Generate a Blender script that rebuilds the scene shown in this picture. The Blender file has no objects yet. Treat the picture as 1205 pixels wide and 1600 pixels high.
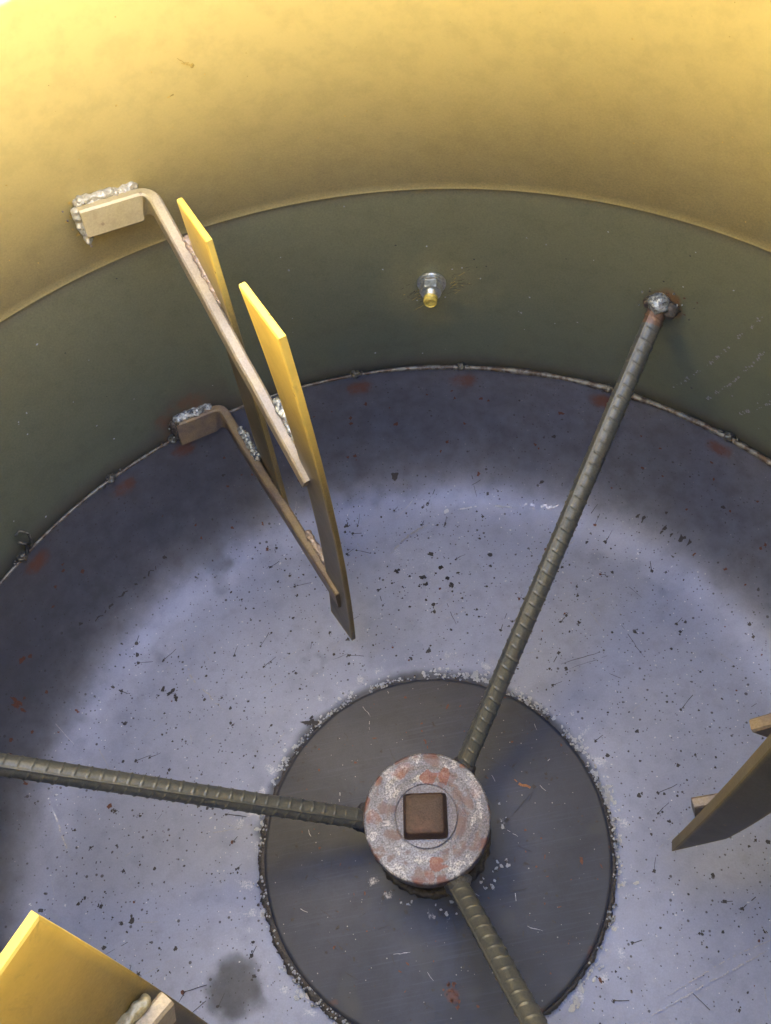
import bpy, math, random
import numpy as np
from mathutils import Vector, Matrix, noise
rnd = random.Random(7)
sc = bpy.context.scene
COL = sc.collection
PI = math.pi

# ------------------------------------------------------------------ drum dimensions (metres)
R_BOWL, Z_BOWL = .330, .1272          # top edge of the pressed bottom bowl
R_BAND, Z_BAND = .315, .2989          # top edge of the rolled wall band
R_KNEE = .245                         # where the bottom starts to turn up
Z_MOUTH, CONE_SLOPE = .66, .33

def centre(z):                        # the rolled shells are a few millimetres off round
    if z < Z_BOWL:
        k = z/Z_BOWL; return (-.0019*k, -.0044*k)
    k = min(1, (z-Z_BOWL)/(Z_BAND-Z_BOWL)); return (-.0019-.0052*k, -.0044+.0049*k)
def bowl_z(r):
    u = max(0, min(1, (r-R_KNEE)/(R_BOWL-R_KNEE)))
    dish = .010*(r/R_BOWL)**2 - .004
    return dish + (Z_BOWL-.006)*(1-max(0, 1-u**3.0)**(1/2.1))
def wall_r(z):
    if z < Z_BAND: return R_BOWL+.0035+(R_BAND-R_BOWL-.0035)*(z-Z_BOWL)/(Z_BAND-Z_BOWL)
    return R_BAND-.001-(z-Z_BAND)*CONE_SLOPE
def wall_pt(az, z, inset=0.0):
    c = centre(z); r = wall_r(z)-inset; a = math.radians(az)
    return Vector((c[0]+r*math.cos(a), c[1]+r*math.sin(a), z))
def floor_pt(x, y, up=0.0):
    return Vector((x, y, bowl_z(math.hypot(x, y))+up))
def bowl_solve(az, z, inset):         # a point on the bowl's side at height z
    lo, hi = R_KNEE, R_BOWL
    for _ in range(30):
        m = (lo+hi)/2
        if bowl_z(m) < z: lo = m
        else: hi = m
    c = centre(z); a = math.radians(az)
    return Vector((c[0]+(lo-inset)*math.cos(a), c[1]+(lo-inset)*math.sin(a), z))

# ------------------------------------------------------------------ object helpers
def link(name, me, parent=None, mats=(), smooth=True):
    o = bpy.data.objects.new(name, me); COL.objects.link(o)
    for m in mats: me.materials.append(m)
    if parent: o.parent = parent
    if smooth:
        for p in me.polygons: p.use_smooth = True
    return o
class MB:
    def __init__(s): s.v = []; s.f = []; s.m = []
    def add(s, vs, fs, mi=0):
        b = len(s.v); s.v += [tuple(v) for v in vs]
        s.f += [tuple(b+i for i in f) for f in fs]; s.m += [mi]*len(fs)
    def build(s, name, parent, mats, smooth=True, sharp=None):
        me = bpy.data.meshes.new(name); me.from_pydata(s.v, [], s.f); me.update()
        o = link(name, me, parent, mats, smooth)
        me.polygons.foreach_set('material_index', s.m)
        if sharp is not None: me.set_sharp_from_angle(angle=math.radians(sharp))
        return o
def empty(name, parent=None, loc=(0, 0, 0)):
    o = bpy.data.objects.new(name, None); COL.objects.link(o); o.location = loc
    o.empty_display_size = .02
    if parent: o.parent = parent
    return o
def fbm(p, s, o=3):
    v = 0; a = 1; t = 0
    for _ in range(o):
        v += a*noise.noise(Vector(p)*s); t += a; a *= .5; s *= 2.03
    return v/t

# ------------------------------------------------------------------ materials
def mat_new(name):
    m = bpy.data.materials.new(name); m.use_nodes = True
    return m, m.node_tree.nodes, m.node_tree.links
def mathn(N, L, op, a, b=None, clamp=False):
    n = N.new('ShaderNodeMath'); n.operation = op; n.use_clamp = clamp
    for i, x in enumerate((a, b)):
        if x is None: continue
        if isinstance(x, (int, float)): n.inputs[i].default_value = x
        else: L.new(x, n.inputs[i])
    return n.outputs[0]
def noisen(N, L, vec, scale, detail=4, rough=.55, dist=0):
    n = N.new('ShaderNodeTexNoise'); n.inputs['Scale'].default_value = scale
    n.inputs['Detail'].default_value = detail; n.inputs['Roughness'].default_value = rough
    n.inputs['Distortion'].default_value = dist
    L.new(vec, n.inputs['Vector']); return n.outputs['Fac']
def ramp(N, L, x, a, b):
    n = N.new('ShaderNodeMapRange'); n.interpolation_type = 'SMOOTHSTEP'
    n.inputs['From Min'].default_value = a; n.inputs['From Max'].default_value = b
    L.new(x, n.inputs['Value']); return n.outputs['Result']
def mixc(N, L, fac, a, b):
    n = N.new('ShaderNodeMix'); n.data_type = 'RGBA'
    for s, x in ((0, fac), (6, a), (7, b)):
        if isinstance(x, (tuple, float, int)):
            n.inputs[s].default_value = (*x, 1) if isinstance(x, tuple) else x
        else: L.new(x, n.inputs[s])
    return n.outputs[2]
YELLOW = (.86, .675, .24)
def steel(name, base, base2=None, metallic=.5, rough=.42, rvar=.12, yellow=0.0, ycol=YELLOW, attr=False,
          grain=.10, bump=.12, speck=0.0, rust=0.0, brush=0.0, chips=0.0, rustcol=(.16, .055, .035), stain_shade=(.055, .06, .085)):
    """bare mill-scale steel with a mist of yellow overspray; attr: R paint, G rust, B heat staining and painted shade, A white dust"""
    m, N, L = mat_new(name); bs = N['Principled BSDF']
    tc = N.new('ShaderNodeTexCoord').outputs['Object']
    n1 = noisen(N, L, tc, 9, 5, .6, .4); n2 = noisen(N, L, tc, 70, 5, .65); n3 = noisen(N, L, tc, 900, 2, .6)
    base2 = base2 or tuple(c*.72 for c in base)
    col = mixc(N, L, ramp(N, L, n1, .36, .66), base, base2)
    col = mixc(N, L, mathn(N, L, 'MULTIPLY', ramp(N, L, n2, .45, .75), .35), col, tuple(c*.6 for c in base))
    if brush:
        mp = N.new('ShaderNodeMapping'); mp.inputs['Scale'].default_value = (6, 260, 6)
        mp.inputs['Rotation'].default_value = (0, 0, .5); L.new(tc, mp.inputs['Vector'])
        nb = noisen(N, L, mp.outputs[0], 3, 3, .6)
        col = mixc(N, L, mathn(N, L, 'MULTIPLY', ramp(N, L, nb, .5, .75), brush), col, tuple(min(1, c*1.7) for c in base))
    # fine grain
    g = mathn(N, L, 'ADD', mathn(N, L, 'MULTIPLY', mathn(N, L, 'SUBTRACT', n3, .5), grain*6), 1.0)
    vm = N.new('ShaderNodeVectorMath'); vm.operation = 'SCALE'; L.new(col, vm.inputs[0]); L.new(g, vm.inputs['Scale']); col = vm.outputs[0]
    if speck:
        for sc_, th, c_, k in ((330, .20, (.05, .045, .06), 1), (150, .15, (.045, .04, .05), 1), (260, .10, (.75, .76, .85), .8)):
            vo = N.new('ShaderNodeTexVoronoi'); vo.inputs['Scale'].default_value = sc_
            ad = N.new('ShaderNodeVectorMath'); ad.operation = 'ADD'; L.new(tc, ad.inputs[0]); ad.inputs[1].default_value = (sc_*.37, .11, .07)
            L.new(ad.outputs[0], vo.inputs['Vector'])
            pick = ramp(N, L, N_out(vo, 'Color', N, L), .55, .6)
            dn = mathn(N, L, 'ADD', vo.outputs['Distance'], mathn(N, L, 'MULTIPLY', mathn(N, L, 'SUBTRACT', n2, .5), .35))
            spot = mathn(N, L, 'SUBTRACT', 1, ramp(N, L, dn, th*.6, th))
            fz = mathn(N, L, 'MULTIPLY', mathn(N, L, 'MULTIPLY', spot, pick), k*speck)
            col = mixc(N, L, fz, col, c_)
    yfac = None
    rr = mathn(N, L, 'ADD', mathn(N, L, 'MULTIPLY', mathn(N, L, 'SUBTRACT', n1, .5), rvar*2), rough)
    rr = mathn(N, L, 'ADD', rr, mathn(N, L, 'MULTIPLY', mathn(N, L, 'SUBTRACT', n2, .5), rvar))
    met = metallic
    if attr:
        at = N.new('ShaderNodeVertexColor'); at.layer_name = 'coat'
        sp = N.new('ShaderNodeSeparateColor'); L.new(at.outputs['Color'], sp.inputs[0])
        Y, RU, ST, WH = sp.outputs[0], sp.outputs[1], sp.outputs[2], at.outputs['Alpha']
        # heat staining, plus the shade and dark reflection painted into the colour
        col = mixc(N, L, mathn(N, L, 'MULTIPLY', ramp(N, L, mathn(N, L, 'ADD', ST, mathn(N, L, 'MULTIPLY', mathn(N, L, 'SUBTRACT', n2, .5), mathn(N, L, 'MULTIPLY', ST, .45, True))), .06, 1.0), .9), col, stain_shade)
        wfac = ramp(N, L, mathn(N, L, 'ADD', WH, mathn(N, L, 'MULTIPLY', mathn(N, L, 'SUBTRACT', n3, .5), .9)), .35, .9)
        col = mixc(N, L, mathn(N, L, 'MULTIPLY', wfac, .75), col, (.62, .62, .74))
        rfac = ramp(N, L, mathn(N, L, 'ADD', RU, mathn(N, L, 'MULTIPLY', mathn(N, L, 'SUBTRACT', n2, .5), .9)), .3, .8)
        col = mixc(N, L, mathn(N, L, 'MULTIPLY', mathn(N, L, 'MULTIPLY', rfac, mathn(N, L, 'MULTIPLY', RU, 5, True)), .8), col, rustcol)
        # paint mist: denser where more paint landed, breaking up into specks where little did
        yfac = mathn(N, L, 'ADD', Y, mathn(N, L, 'MULTIPLY', mathn(N, L, 'SUBTRACT', n3, .5), mathn(N, L, 'MULTIPLY', mathn(N, L, 'SUBTRACT', 1.05, Y), mathn(N, L, 'MULTIPLY', mathn(N, L, 'MULTIPLY', Y, 3.2, True), .38))), True)
    elif yellow:
        yfac = mathn(N, L, 'ADD', mathn(N, L, 'MULTIPLY', mathn(N, L, 'SUBTRACT', n2, .5), .5*(1.1-yellow)), yellow, True)
    if rust and not attr:
        col = mixc(N, L, mathn(N, L, 'MULTIPLY', ramp(N, L, n2, .62-.3*rust, .85-.3*rust), .85), col, rustcol)
    if yfac is not None:
        yc = mixc(N, L, ramp(N, L, n2, .4, .7), ycol, tuple(c*.9 for c in ycol))
        col = mixc(N, L, yfac, col, yc)
        metn = mathn(N, L, 'MULTIPLY', mathn(N, L, 'SUBTRACT', 1, yfac), metallic); L.new(metn, bs.inputs['Metallic'])
        if chips:                                                   # nicks through the paint and grime smears
            vo = N.new('ShaderNodeTexVoronoi'); vo.inputs['Scale'].default_value = 130; L.new(tc, vo.inputs['Vector'])
            dn = mathn(N, L, 'ADD', vo.outputs['Distance'], mathn(N, L, 'MULTIPLY', mathn(N, L, 'SUBTRACT', n2, .5), .5))
            sp_ = mathn(N, L, 'MULTIPLY', mathn(N, L, 'SUBTRACT', 1, ramp(N, L, dn, .07, .13)), ramp(N, L, N_out(vo, 'Color', N, L), .6, .65))
            col = mixc(N, L, mathn(N, L, 'MULTIPLY', sp_, .75*chips), col, (.16, .10, .06))
            n5 = noisen(N, L, tc, 45, 6, .75, 1.2)
            col = mixc(N, L, mathn(N, L, 'MULTIPLY', ramp(N, L, n5, .54, .74), .38*chips), col, (.20, .14, .08))
    else: bs.inputs['Metallic'].default_value = met
    L.new(rr, bs.inputs['Roughness']); L.new(col, bs.inputs['Base Color'])
    bp = N.new('ShaderNodeBump'); bp.inputs['Strength'].default_value = bump; bp.inputs['Distance'].default_value = .001
    hh = mathn(N, L, 'ADD', mathn(N, L, 'MULTIPLY', n2, .7), mathn(N, L, 'MULTIPLY', n3, .35))
    L.new(hh, bp.inputs['Height']); L.new(bp.outputs[0], bs.inputs['Normal'])
    return m
def N_out(vo, nm, N, L):
    s = N.new('ShaderNodeSeparateColor'); L.new(vo.outputs[nm], s.inputs[0]); return s.outputs[0]
def simple(name, col, rough=.5, metallic=0.0, noise_amt=.3, scale=300, bump=.3, col2=None):
    m, N, L = mat_new(name); bs = N['Principled BSDF']
    tc = N.new('ShaderNodeTexCoord').outputs['Object']; n = noisen(N, L, tc, scale, 4, .6)
    c = mixc(N, L, ramp(N, L, n, .5-noise_amt, .5+noise_amt), col, col2 or tuple(x*.55 for x in col))
    L.new(c, bs.inputs['Base Color']); bs.inputs['Roughness'].default_value = rough; bs.inputs['Metallic'].default_value = metallic
    bp = N.new('ShaderNodeBump'); bp.inputs['Strength'].default_value = bump; bp.inputs['Distance'].default_value = .001
    L.new(n, bp.inputs['Height']); L.new(bp.outputs[0], bs.inputs['Normal'])
    return m

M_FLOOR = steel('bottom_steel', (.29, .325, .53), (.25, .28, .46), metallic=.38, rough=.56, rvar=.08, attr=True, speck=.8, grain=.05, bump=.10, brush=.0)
M_BAND = steel('band_steel', (.092, .122, .110), (.086, .114, .105), metallic=.25, rough=.48, rvar=.08, attr=True, grain=.05, bump=.10)
M_CONE = steel('cone_steel', (.085, .09, .09), metallic=.25, rough=.46, rvar=.02, attr=True, grain=.06, bump=.06)
M_DISC = steel('disc_steel', (.039, .046, .090), (.027, .033, .066), metallic=.25, rough=.50, rvar=.10, attr=True, speck=.35, grain=.05, bump=.08, brush=.3)
M_HUB = steel('hub_steel', (.20, .21, .30), (.12, .115, .17), metallic=.35, rough=.5, rvar=.15, attr=True, grain=.4, bump=.9, rustcol=(.17, .06, .05), stain_shade=(.13, .09, .11))
M_HEAD = steel('bolt_head_steel', (.062, .036, .036), (.045, .028, .03), metallic=.2, rough=.55, grain=.2, bump=.8, rust=.4, rustcol=(.12, .06, .055))
M_REBAR = steel('rebar_steel', (.115, .120, .132), (.095, .099, .108), metallic=.3, rough=.42, yellow=.0, grain=.12, bump=.25)
M_REBARHOT = steel('rebar_heat_tint', (.17, .10, .08), (.12, .09, .09), metallic=.35, rough=.45, grain=.12, bump=.25)
M_WELD = simple('weld_metal', (.42, .46, .54), .42, .5, .10, 420, 1.0, (.10, .11, .15))
M_SLAG = simple('weld_slag', (.035, .04, .05), .45, .3, .3, 600, .8, (.12, .10, .10))
M_PRIMER = steel('bar_primer', (.16, .125, .125), (.11, .085, .088), metallic=.15, rough=.45, yellow=.06, grain=.2, bump=.25)
M_PRIMERY = steel('bar_primer_misted', (.33, .29, .28), (.25, .22, .21), metallic=.15, rough=.40, chips=.7, attr=True, ycol=(.62, .50, .17), grain=.12, bump=.2)
M_BLADE = steel('blade_paint', (.06, .058, .060), metallic=.15, rough=.42, attr=True, chips=1.0, grain=.1, bump=.1, ycol=(.80, .58, .14))
M_ZINC = simple('zinc_plate', (.55, .57, .58), .36, .75, .25, 500, .2)
M_STUDY = simple('painted_stud', (.70, .56, .14), .45, .2, .25, 500, .2)
M_DARK = simple('dark_spot', (.05, .048, .07), .55, .2, .3, 900, .4)
M_RUSTS = simple('rust_spot', (.13, .045, .04), .6, 0, .3, 900, .4)
M_WHITE = simple('white_flake', (.46, .49, .64), .5, 0, .3, 1400, .5, (.35, .38, .52))
M_SCR = simple('bright_scratch', (.38, .39, .50), .35, .5, .25, 1200, .2)
M_YDRIP = simple('paint_drip', (.75, .52, .13), .35, 0, .2, 500, .2)
M_ORNG = simple('orange_rust', (.38, .17, .08), .6, 0, .3, 900, .3)
MARKS = [M_DARK, M_RUSTS, M_WHITE, M_SCR, M_YDRIP, M_ORNG]   # slots 1..6

# ------------------------------------------------------------------ surface marks (blots / scratches) joined into their surface's mesh
def blot(mb, f, u, v, r, mi, ragged=.35, n=None, stretch=1.0, ang=None):
    """f(u,v)->point; u,v metres in the surface"""
    n = n or rnd.choice((7, 9, 11, 13)); ang = rnd.uniform(0, PI) if ang is None else ang
    vs = [f(u, v)]; ph = rnd.uniform(0, 6)
    for i in range(n):
        a = 2*PI*i/n; q = r*(1+ragged*rnd.uniform(-1, 1))
        x, y = q*math.cos(a+ph)*stretch, q*math.sin(a+ph)/math.sqrt(stretch)
        vs.append(f(u+x*math.cos(ang)-y*math.sin(ang), v+x*math.sin(ang)+y*math.cos(ang)))
    mb.add(vs, [(0, 1+i, 1+(i+1) % n) for i in range(n)], mi)
def scratch(mb, f, pts, w, mi, broken=0.0, step=.004, wob=.0003):
    P = []
    for (a, b) in zip(pts, pts[1:]):
        k = max(1, int(math.hypot(b[0]-a[0], b[1]-a[1])/step))
        for i in range(k): P.append((a[0]+(b[0]-a[0])*i/k, a[1]+(b[1]-a[1])*i/k))
    P.append(pts[-1])
    P = [(x+rnd.uniform(-wob, wob), y+rnd.uniform(-wob, wob)) for x, y in P]
    for i in range(len(P)-1):
        if rnd.random() < broken: continue
        (x0, y0), (x1, y1) = P[i], P[i+1]; d = math.hypot(x1-x0, y1-y0) or 1; nx, ny = -(y1-y0)/d, (x1-x0)/d
        e = min(1, 4*min(i+1, len(P)-i)/len(P)); w0 = w*e*rnd.uniform(.5, 1.1)/2
        mb.add([f(x0+nx*w0, y0+ny*w0), f(x0-nx*w0, y0-ny*w0), f(x1-nx*w0, y1-ny*w0), f(x1+nx*w0, y1+ny*w0)], [(0, 1, 2, 3)], mi)

def revolve(name, prof, parent, mats, nseg, coat, marks=None, thick=.002, cfun=centre, back=True, az0=0):
    """prof: list of (r,z). One mesh: inner skin + outer skin (+ marks)"""
    mb = MB(); n = len(prof)
    def ringset(off):
        vs = []
        for k, (r, z) in enumerate(prof):
            k0, k1 = max(0, k-1), min(n-1, k+1)
            tr, tz = prof[k1][0]-prof[k0][0], prof[k1][1]-prof[k0][1]; d = math.hypot(tr, tz) or 1
            nr, nz = tz/d, -tr/d                       # outward normal of the profile
            c = cfun(z)
            for j in range(nseg):
                a = 2*PI*j/nseg
                rr = r+nr*off
                vs.append((c[0]+rr*math.cos(a), c[1]+rr*math.sin(a), z+nz*off))
        return vs
    inner = ringset(0); fs = []
    for k in range(n-1):
        for j in range(nseg):
            a, b = k*nseg+j, k*nseg+(j+1) % nseg
            fs.append((a, b, b+nseg, a+nseg))
    mb.add(inner, [tuple(reversed(f)) for f in fs])
    if back:
        nb = len(inner); mb.add(ringset(thick), fs)
        rim = []
        for k in (0, n-1):
            if prof[k][0] < 1e-6: continue
            for j in range(nseg):
                a, b = k*nseg+j, k*nseg+(j+1) % nseg
                q = (a, b, b+nb, a+nb); rim.append(q if k else tuple(reversed(q)))
        mb.f += rim; mb.m += [0]*len(rim)
    nv = len(mb.v)
    if marks: marks(mb)
    o = mb.build(name, parent, mats, True, 40)
    paint_attr(o.data, coat, nv)
    return o
def paint_attr(me, coat, nv=None):
    ca = me.color_attributes.new('coat', 'FLOAT_COLOR', 'POINT')
    arr = np.zeros((len(me.vertices), 4), dtype=np.float32)
    for i, v in enumerate(me.vertices):
        if nv is not None and i >= nv: break
        arr[i] = coat(v.co)
    ca.data.foreach_set('color', arr.ravel())
def sstep(a, b, x):
    t = max(0, min(1, (x-a)/(b-a))); return t*t*(3-2*t)
def lin(x): return max(0., min(1., x))

# ================================================================== THE DRUM
drum = empty('mixer_drum')
drum['label'] = 'inside of a steel concrete mixer drum, yellow misted mouth cone over dark steel bottom'
drum['category'] = 'mixer drum'

SPOTS = [(138.5, .1239), (123.86, .1214), (114.3, .118), (87.92, .1204), (73.47, .1209), (53.63, .1216), (37.53, .1201), (18, .121), (0, .121), (-25, .121), (-60, .121), (-100, .121), (-140, .121), (170, .121)]
# ---- bottom bowl
prof = []
for r in np.linspace(0, .115, 10): prof.append((float(r), bowl_z(r)))
for r in np.linspace(.12, R_KNEE, 75)[0:]: prof.append((float(r), bowl_z(r)))
for t in np.linspace(0, PI/2, 42)[1:]:
    r = R_KNEE+(R_BOWL-R_KNEE)*math.sin(t); prof.append((float(r), bowl_z(r)))
prof[-1] = (R_BOWL, Z_BOWL-.0005)
RUST_PTS = [(-.2857, .1394, .0045), (-.2459, .2198, .003), (.0224, .3215, .0025)]
def bowl_coat(p):
    r = math.hypot(p.x, p.y); az = math.degrees(math.atan2(p.y, p.x))
    n = fbm(p, 26); n2 = fbm(p+Vector((3, 1, 0)), 90)
    st = .0
    st += 1.0*(1-sstep(.118, .1315, r+.007*n+.003*n2))              # burnt ring around the base disc
    st += .85*(1-sstep(.012, .026, math.hypot(p.x+.1461, p.y+.0687)+.008*n2))   # scorched round patch
    st += .5*(1-sstep(.0, .03, math.hypot(p.x+.07, p.y-.15)+.01*n))*sstep(-.2, .3, n2)
    st += (.84-.14*math.cos(math.radians(az-25)))*sstep(.243, .325, r+.010*n+.006*n2)                            # dark wall reflection painted into the turned-up side's colour
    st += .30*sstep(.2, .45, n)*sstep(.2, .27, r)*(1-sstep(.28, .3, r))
    ru = 0
    for a, z in SPOTS:
        d = abs((az-a+180) % 360-180)*PI/180*.33
        ru = max(ru, .75*(1-sstep(.002, .022, d+.006*n2))*(1-sstep(.0, .016, abs(p.z-.112))))
    ru = max(ru, .30*sstep(.10, .116, p.z)*sstep(0, .3, n))
    ru = max(ru, .32*(1-sstep(.118, .135, r))*sstep(.1, .4, n2))
    ru += .0
    wh = .30*sstep(.05, .4, n2)*(1-sstep(.2, .28, r))
    wh += .30*(1-sstep(.004, .013, abs(r-.134-.004*n)))*sstep(-.1, .3, n2)
    wh += .3*(1-sstep(.01, .05, math.hypot(p.x-.03, p.y-.235)+.02*n))
    y = .02*sstep(.06, .127, p.z)
    return (lin(y), lin(ru), lin(st), lin(wh))
def bowl_marks(mb):
    f = lambda x, y: floor_pt(x, y, .0003)
    DK, RS, WH, SC, YD, OR = 1, 2, 3, 4, 5, 6
    for i in range(2100):                                           # weld spatter burns
        a = rnd.uniform(0, 2*PI); r = math.sqrt(rnd.uniform(.135**2, .293**2))
        x, y = r*math.cos(a), r*math.sin(a)
        if fbm((x, y, 0), 14, 2) < rnd.uniform(-.45, .25): continue
        s = .00035+.0011*rnd.random()**2.6
        if rnd.random() < .06: s *= 1.7
        blot(mb, f, x, y, s, DK if rnd.random() < .93 else RS, .4)
        if s > .0009:
            for _ in range(rnd.choice((0, 1, 2, 3))):
                aa = rnd.uniform(0, 6.3); q = s*rnd.uniform(1.0, 2.2)
                blot(mb, lambda u, v: floor_pt(u, v, .00042), x+q*math.cos(aa), y+q*math.sin(aa), s*rnd.uniform(.25, .5), DK, .5)
            if rnd.random() < .35:                                  # dragged tail
                aa = rnd.gauss(.5, .5); l = rnd.uniform(.004, .016)
                scratch(mb, lambda u, v: floor_pt(u, v, .0006), [(x, y), (x+l*math.cos(aa), y+l*math.sin(aa))], .0005, DK, .1)
    for i in range(260):                                            # chips of bare bright metal
        a = rnd.uniform(0, 2*PI); r = math.sqrt(rnd.uniform(.135**2, .29**2))
        blot(mb, lambda u, v: floor_pt(u, v, .00052), r*math.cos(a), r*math.sin(a), rnd.uniform(.0003, .0008), WH, .5, 6, rnd.choice((1, 1, 1.6)))
    for i in range(110):                                            # short hair scratches
        a = rnd.uniform(0, 2*PI); r = math.sqrt(rnd.uniform(.135**2, .285**2)); aa = rnd.gauss(.45, .35)+rnd.choice((0, 0, 1.6)); l = rnd.uniform(.005, .035)
        x, y = r*math.cos(a), r*math.sin(a)
        scratch(mb, lambda u, v: floor_pt(u, v, .0007), [(x, y), (x+l*math.cos(aa), y+l*math.sin(aa))], rnd.uniform(.00025, .0005), rnd.choice((DK, SC, SC)), .25)
    for i in range(620):                                            # flaky white crust around the disc
        a = math.radians(rnd.choice((rnd.uniform(0, 70), rnd.uniform(-60, 10), rnd.uniform(60, 170), rnd.uniform(190, 260))))
        if noise.noise(Vector((a*5, 0, 3))) < rnd.uniform(-.3, .35): continue
        r = .1235+abs(rnd.gauss(0, .0034))
        blot(mb, lambda u, v: floor_pt(u, v, .0008), .0009+r*math.cos(a), -.0035+r*math.sin(a), rnd.uniform(.0006, .0019), WH, .6, 9)
    for i in range(230):                                            # rust freckles on the turned-up side
        az = rnd.uniform(-180, 180); z = rnd.uniform(.012, .11)
        g = lambda u, v, az=az, z=z: bowl_solve(az+u/.33*57.3, z+v, .0004)
        blot(mb, g, 0, 0, rnd.uniform(.0006, .0017)*(1.7 if rnd.random() < .08 else 1), RS if rnd.random() < .8 else DK, .6, 9)
    for x, y, s in RUST_PTS:
        for _ in range(9): blot(mb, lambda u, v: floor_pt(u, v, .0009), x+rnd.gauss(0, s*.3), y+rnd.gauss(0, s*.5), s*.25, RS, .5)
    g = lambda u, v: floor_pt(u, v, .0010)
    scratch(mb, g, [(.009, .2324), (.0285, .2477), (.0457, .254)], .0022, SC, .25, .002, .0007)
    blot(mb, g, .0643, .2625, .0022, WH, .3, 13)
    scratch(mb, g, [(.0742, .2615), (.091, .2603)], .0014, WH, .1, .002)
    scratch(mb, g, [(.1044, .2571), (.12, .2515)], .0014, WH, .1, .002)
    scratch(mb, g, [(.1258, .2526), (.141, .2467), (.1568, .2401)], .0018, SC, .35, .002, .0015)
    scratch(mb, g, [(.1043, -.1301), (.1491, -.1176), (.1947, -.1059)], .0011, SC, .15, .002, .0004)
    scratch(mb, g, [(.12, -.121), (.17, -.106), (.215, -.098)], .0006, SC, .3, .002, .0004)
    scratch(mb, g, [(-.2724, .0711), (-.2644, .0482), (-.259, .0342)], .0012, SC, .2, .002, .0005)
    scratch(mb, g, [(-.1738, .1883), (-.1669, .1555), (-.1423, .1232)], .0015, SC, .5, .003, .001)
    scratch(mb, g, [(-.1759, .2531), (-.2103, .2263), (-.2394, .1986)], .0010, DK, .4, .002, .0008)
    scratch(mb, g, [(.1911, .2356), (.2357, .1977), (.2661, .16), (.2838, .125)], .0011, DK, .3, .002, .0006)
    for x, y in ((.2201, .2109), (.237, .1924), (.2496, .1793), (.1504, .2648), (.0305, .304)):
        for _ in range(7): blot(mb, g, x+rnd.gauss(0, .004), y+rnd.gauss(0, .003), rnd.uniform(.001, .0022), DK, .6, 9, 1.5, .6)
    for _ in range(7): blot(mb, g, -.0762+rnd.gauss(0, .002), .0996+rnd.gauss(0, .002), rnd.uniform(.001, .003), DK, .7, 9, 1.6)
    for x, y in ((.0315, .205), (.033, .199), (.052, .2), (.054, .192), (.012, .215), (.048, .21), (-.19, .15), (-.184, .146), (-.18, .14)):
        for _ in range(4): blot(mb, g, x+rnd.gauss(0, .001), y+rnd.gauss(0, .001), rnd.uniform(.0007, .0016), DK, .5)
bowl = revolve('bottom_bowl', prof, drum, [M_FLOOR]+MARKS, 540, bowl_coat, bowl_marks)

# ---- wall band
prof = [(R_BOWL+.0038, Z_BOWL-.012)]
for z in np.linspace(Z_BOWL-.008, Z_BAND-.012, 60): prof.append((wall_r(z), float(z)))
for k in range(1, 7):
    z = Z_BAND-.012+k*.003; prof.append((wall_r(min(z, Z_BAND-.001))+.0006*k*k*.05, float(z)))
S1 = (48.33, .2285)
def band_coat(p):
    az = math.degrees(math.atan2(p.y, p.x)); n = fbm(p, 12); n2 = fbm(p, 70); h = (p.z-Z_BOWL)/(Z_BAND-Z_BOWL)
    y = .04+.08*sstep(.1, 1.05, h+.10*n)
    def near(a, z, s): return math.hypot(((az-a+180) % 360-180)*PI/180*.32, p.z-z)/s
    y += .07*(1-sstep(.3, 1, near(75.8, .212, .05)+.4*n2))*(n2 > -.6)
    y *= .82+.25*math.cos(math.radians(az-120))
    ru = .62*(1-sstep(.5, 1, near(*S1, .02)+.3*n2)); st = .5*(1-sstep(.3, 1, near(*S1, .022)+.3*n2))
    for (a, z) in ((168.5, .228), (-71.5, .228)): ru = max(ru, .6*(1-sstep(.5, 1, near(a, z, .018))))
    ru = max(ru, .22*(1-sstep(0, .02, p.z-Z_BOWL))*sstep(-.1, .3, n2))
    ru = max(ru, .5*(1-sstep(.5, 1, near(112, .138, .035)+.3*n2)))
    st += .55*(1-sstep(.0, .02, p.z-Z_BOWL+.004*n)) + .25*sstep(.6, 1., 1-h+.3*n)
    st += .5*(1-sstep(.4, 1, near(111, .145, .045)+.2*n2))
    if h > .92: st += .75*sstep(.93, .985, h+.012*n)  # shade under the cone's edge, painted into the band's colour
    return (lin(y), lin(ru), lin(st), 0)
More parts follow.
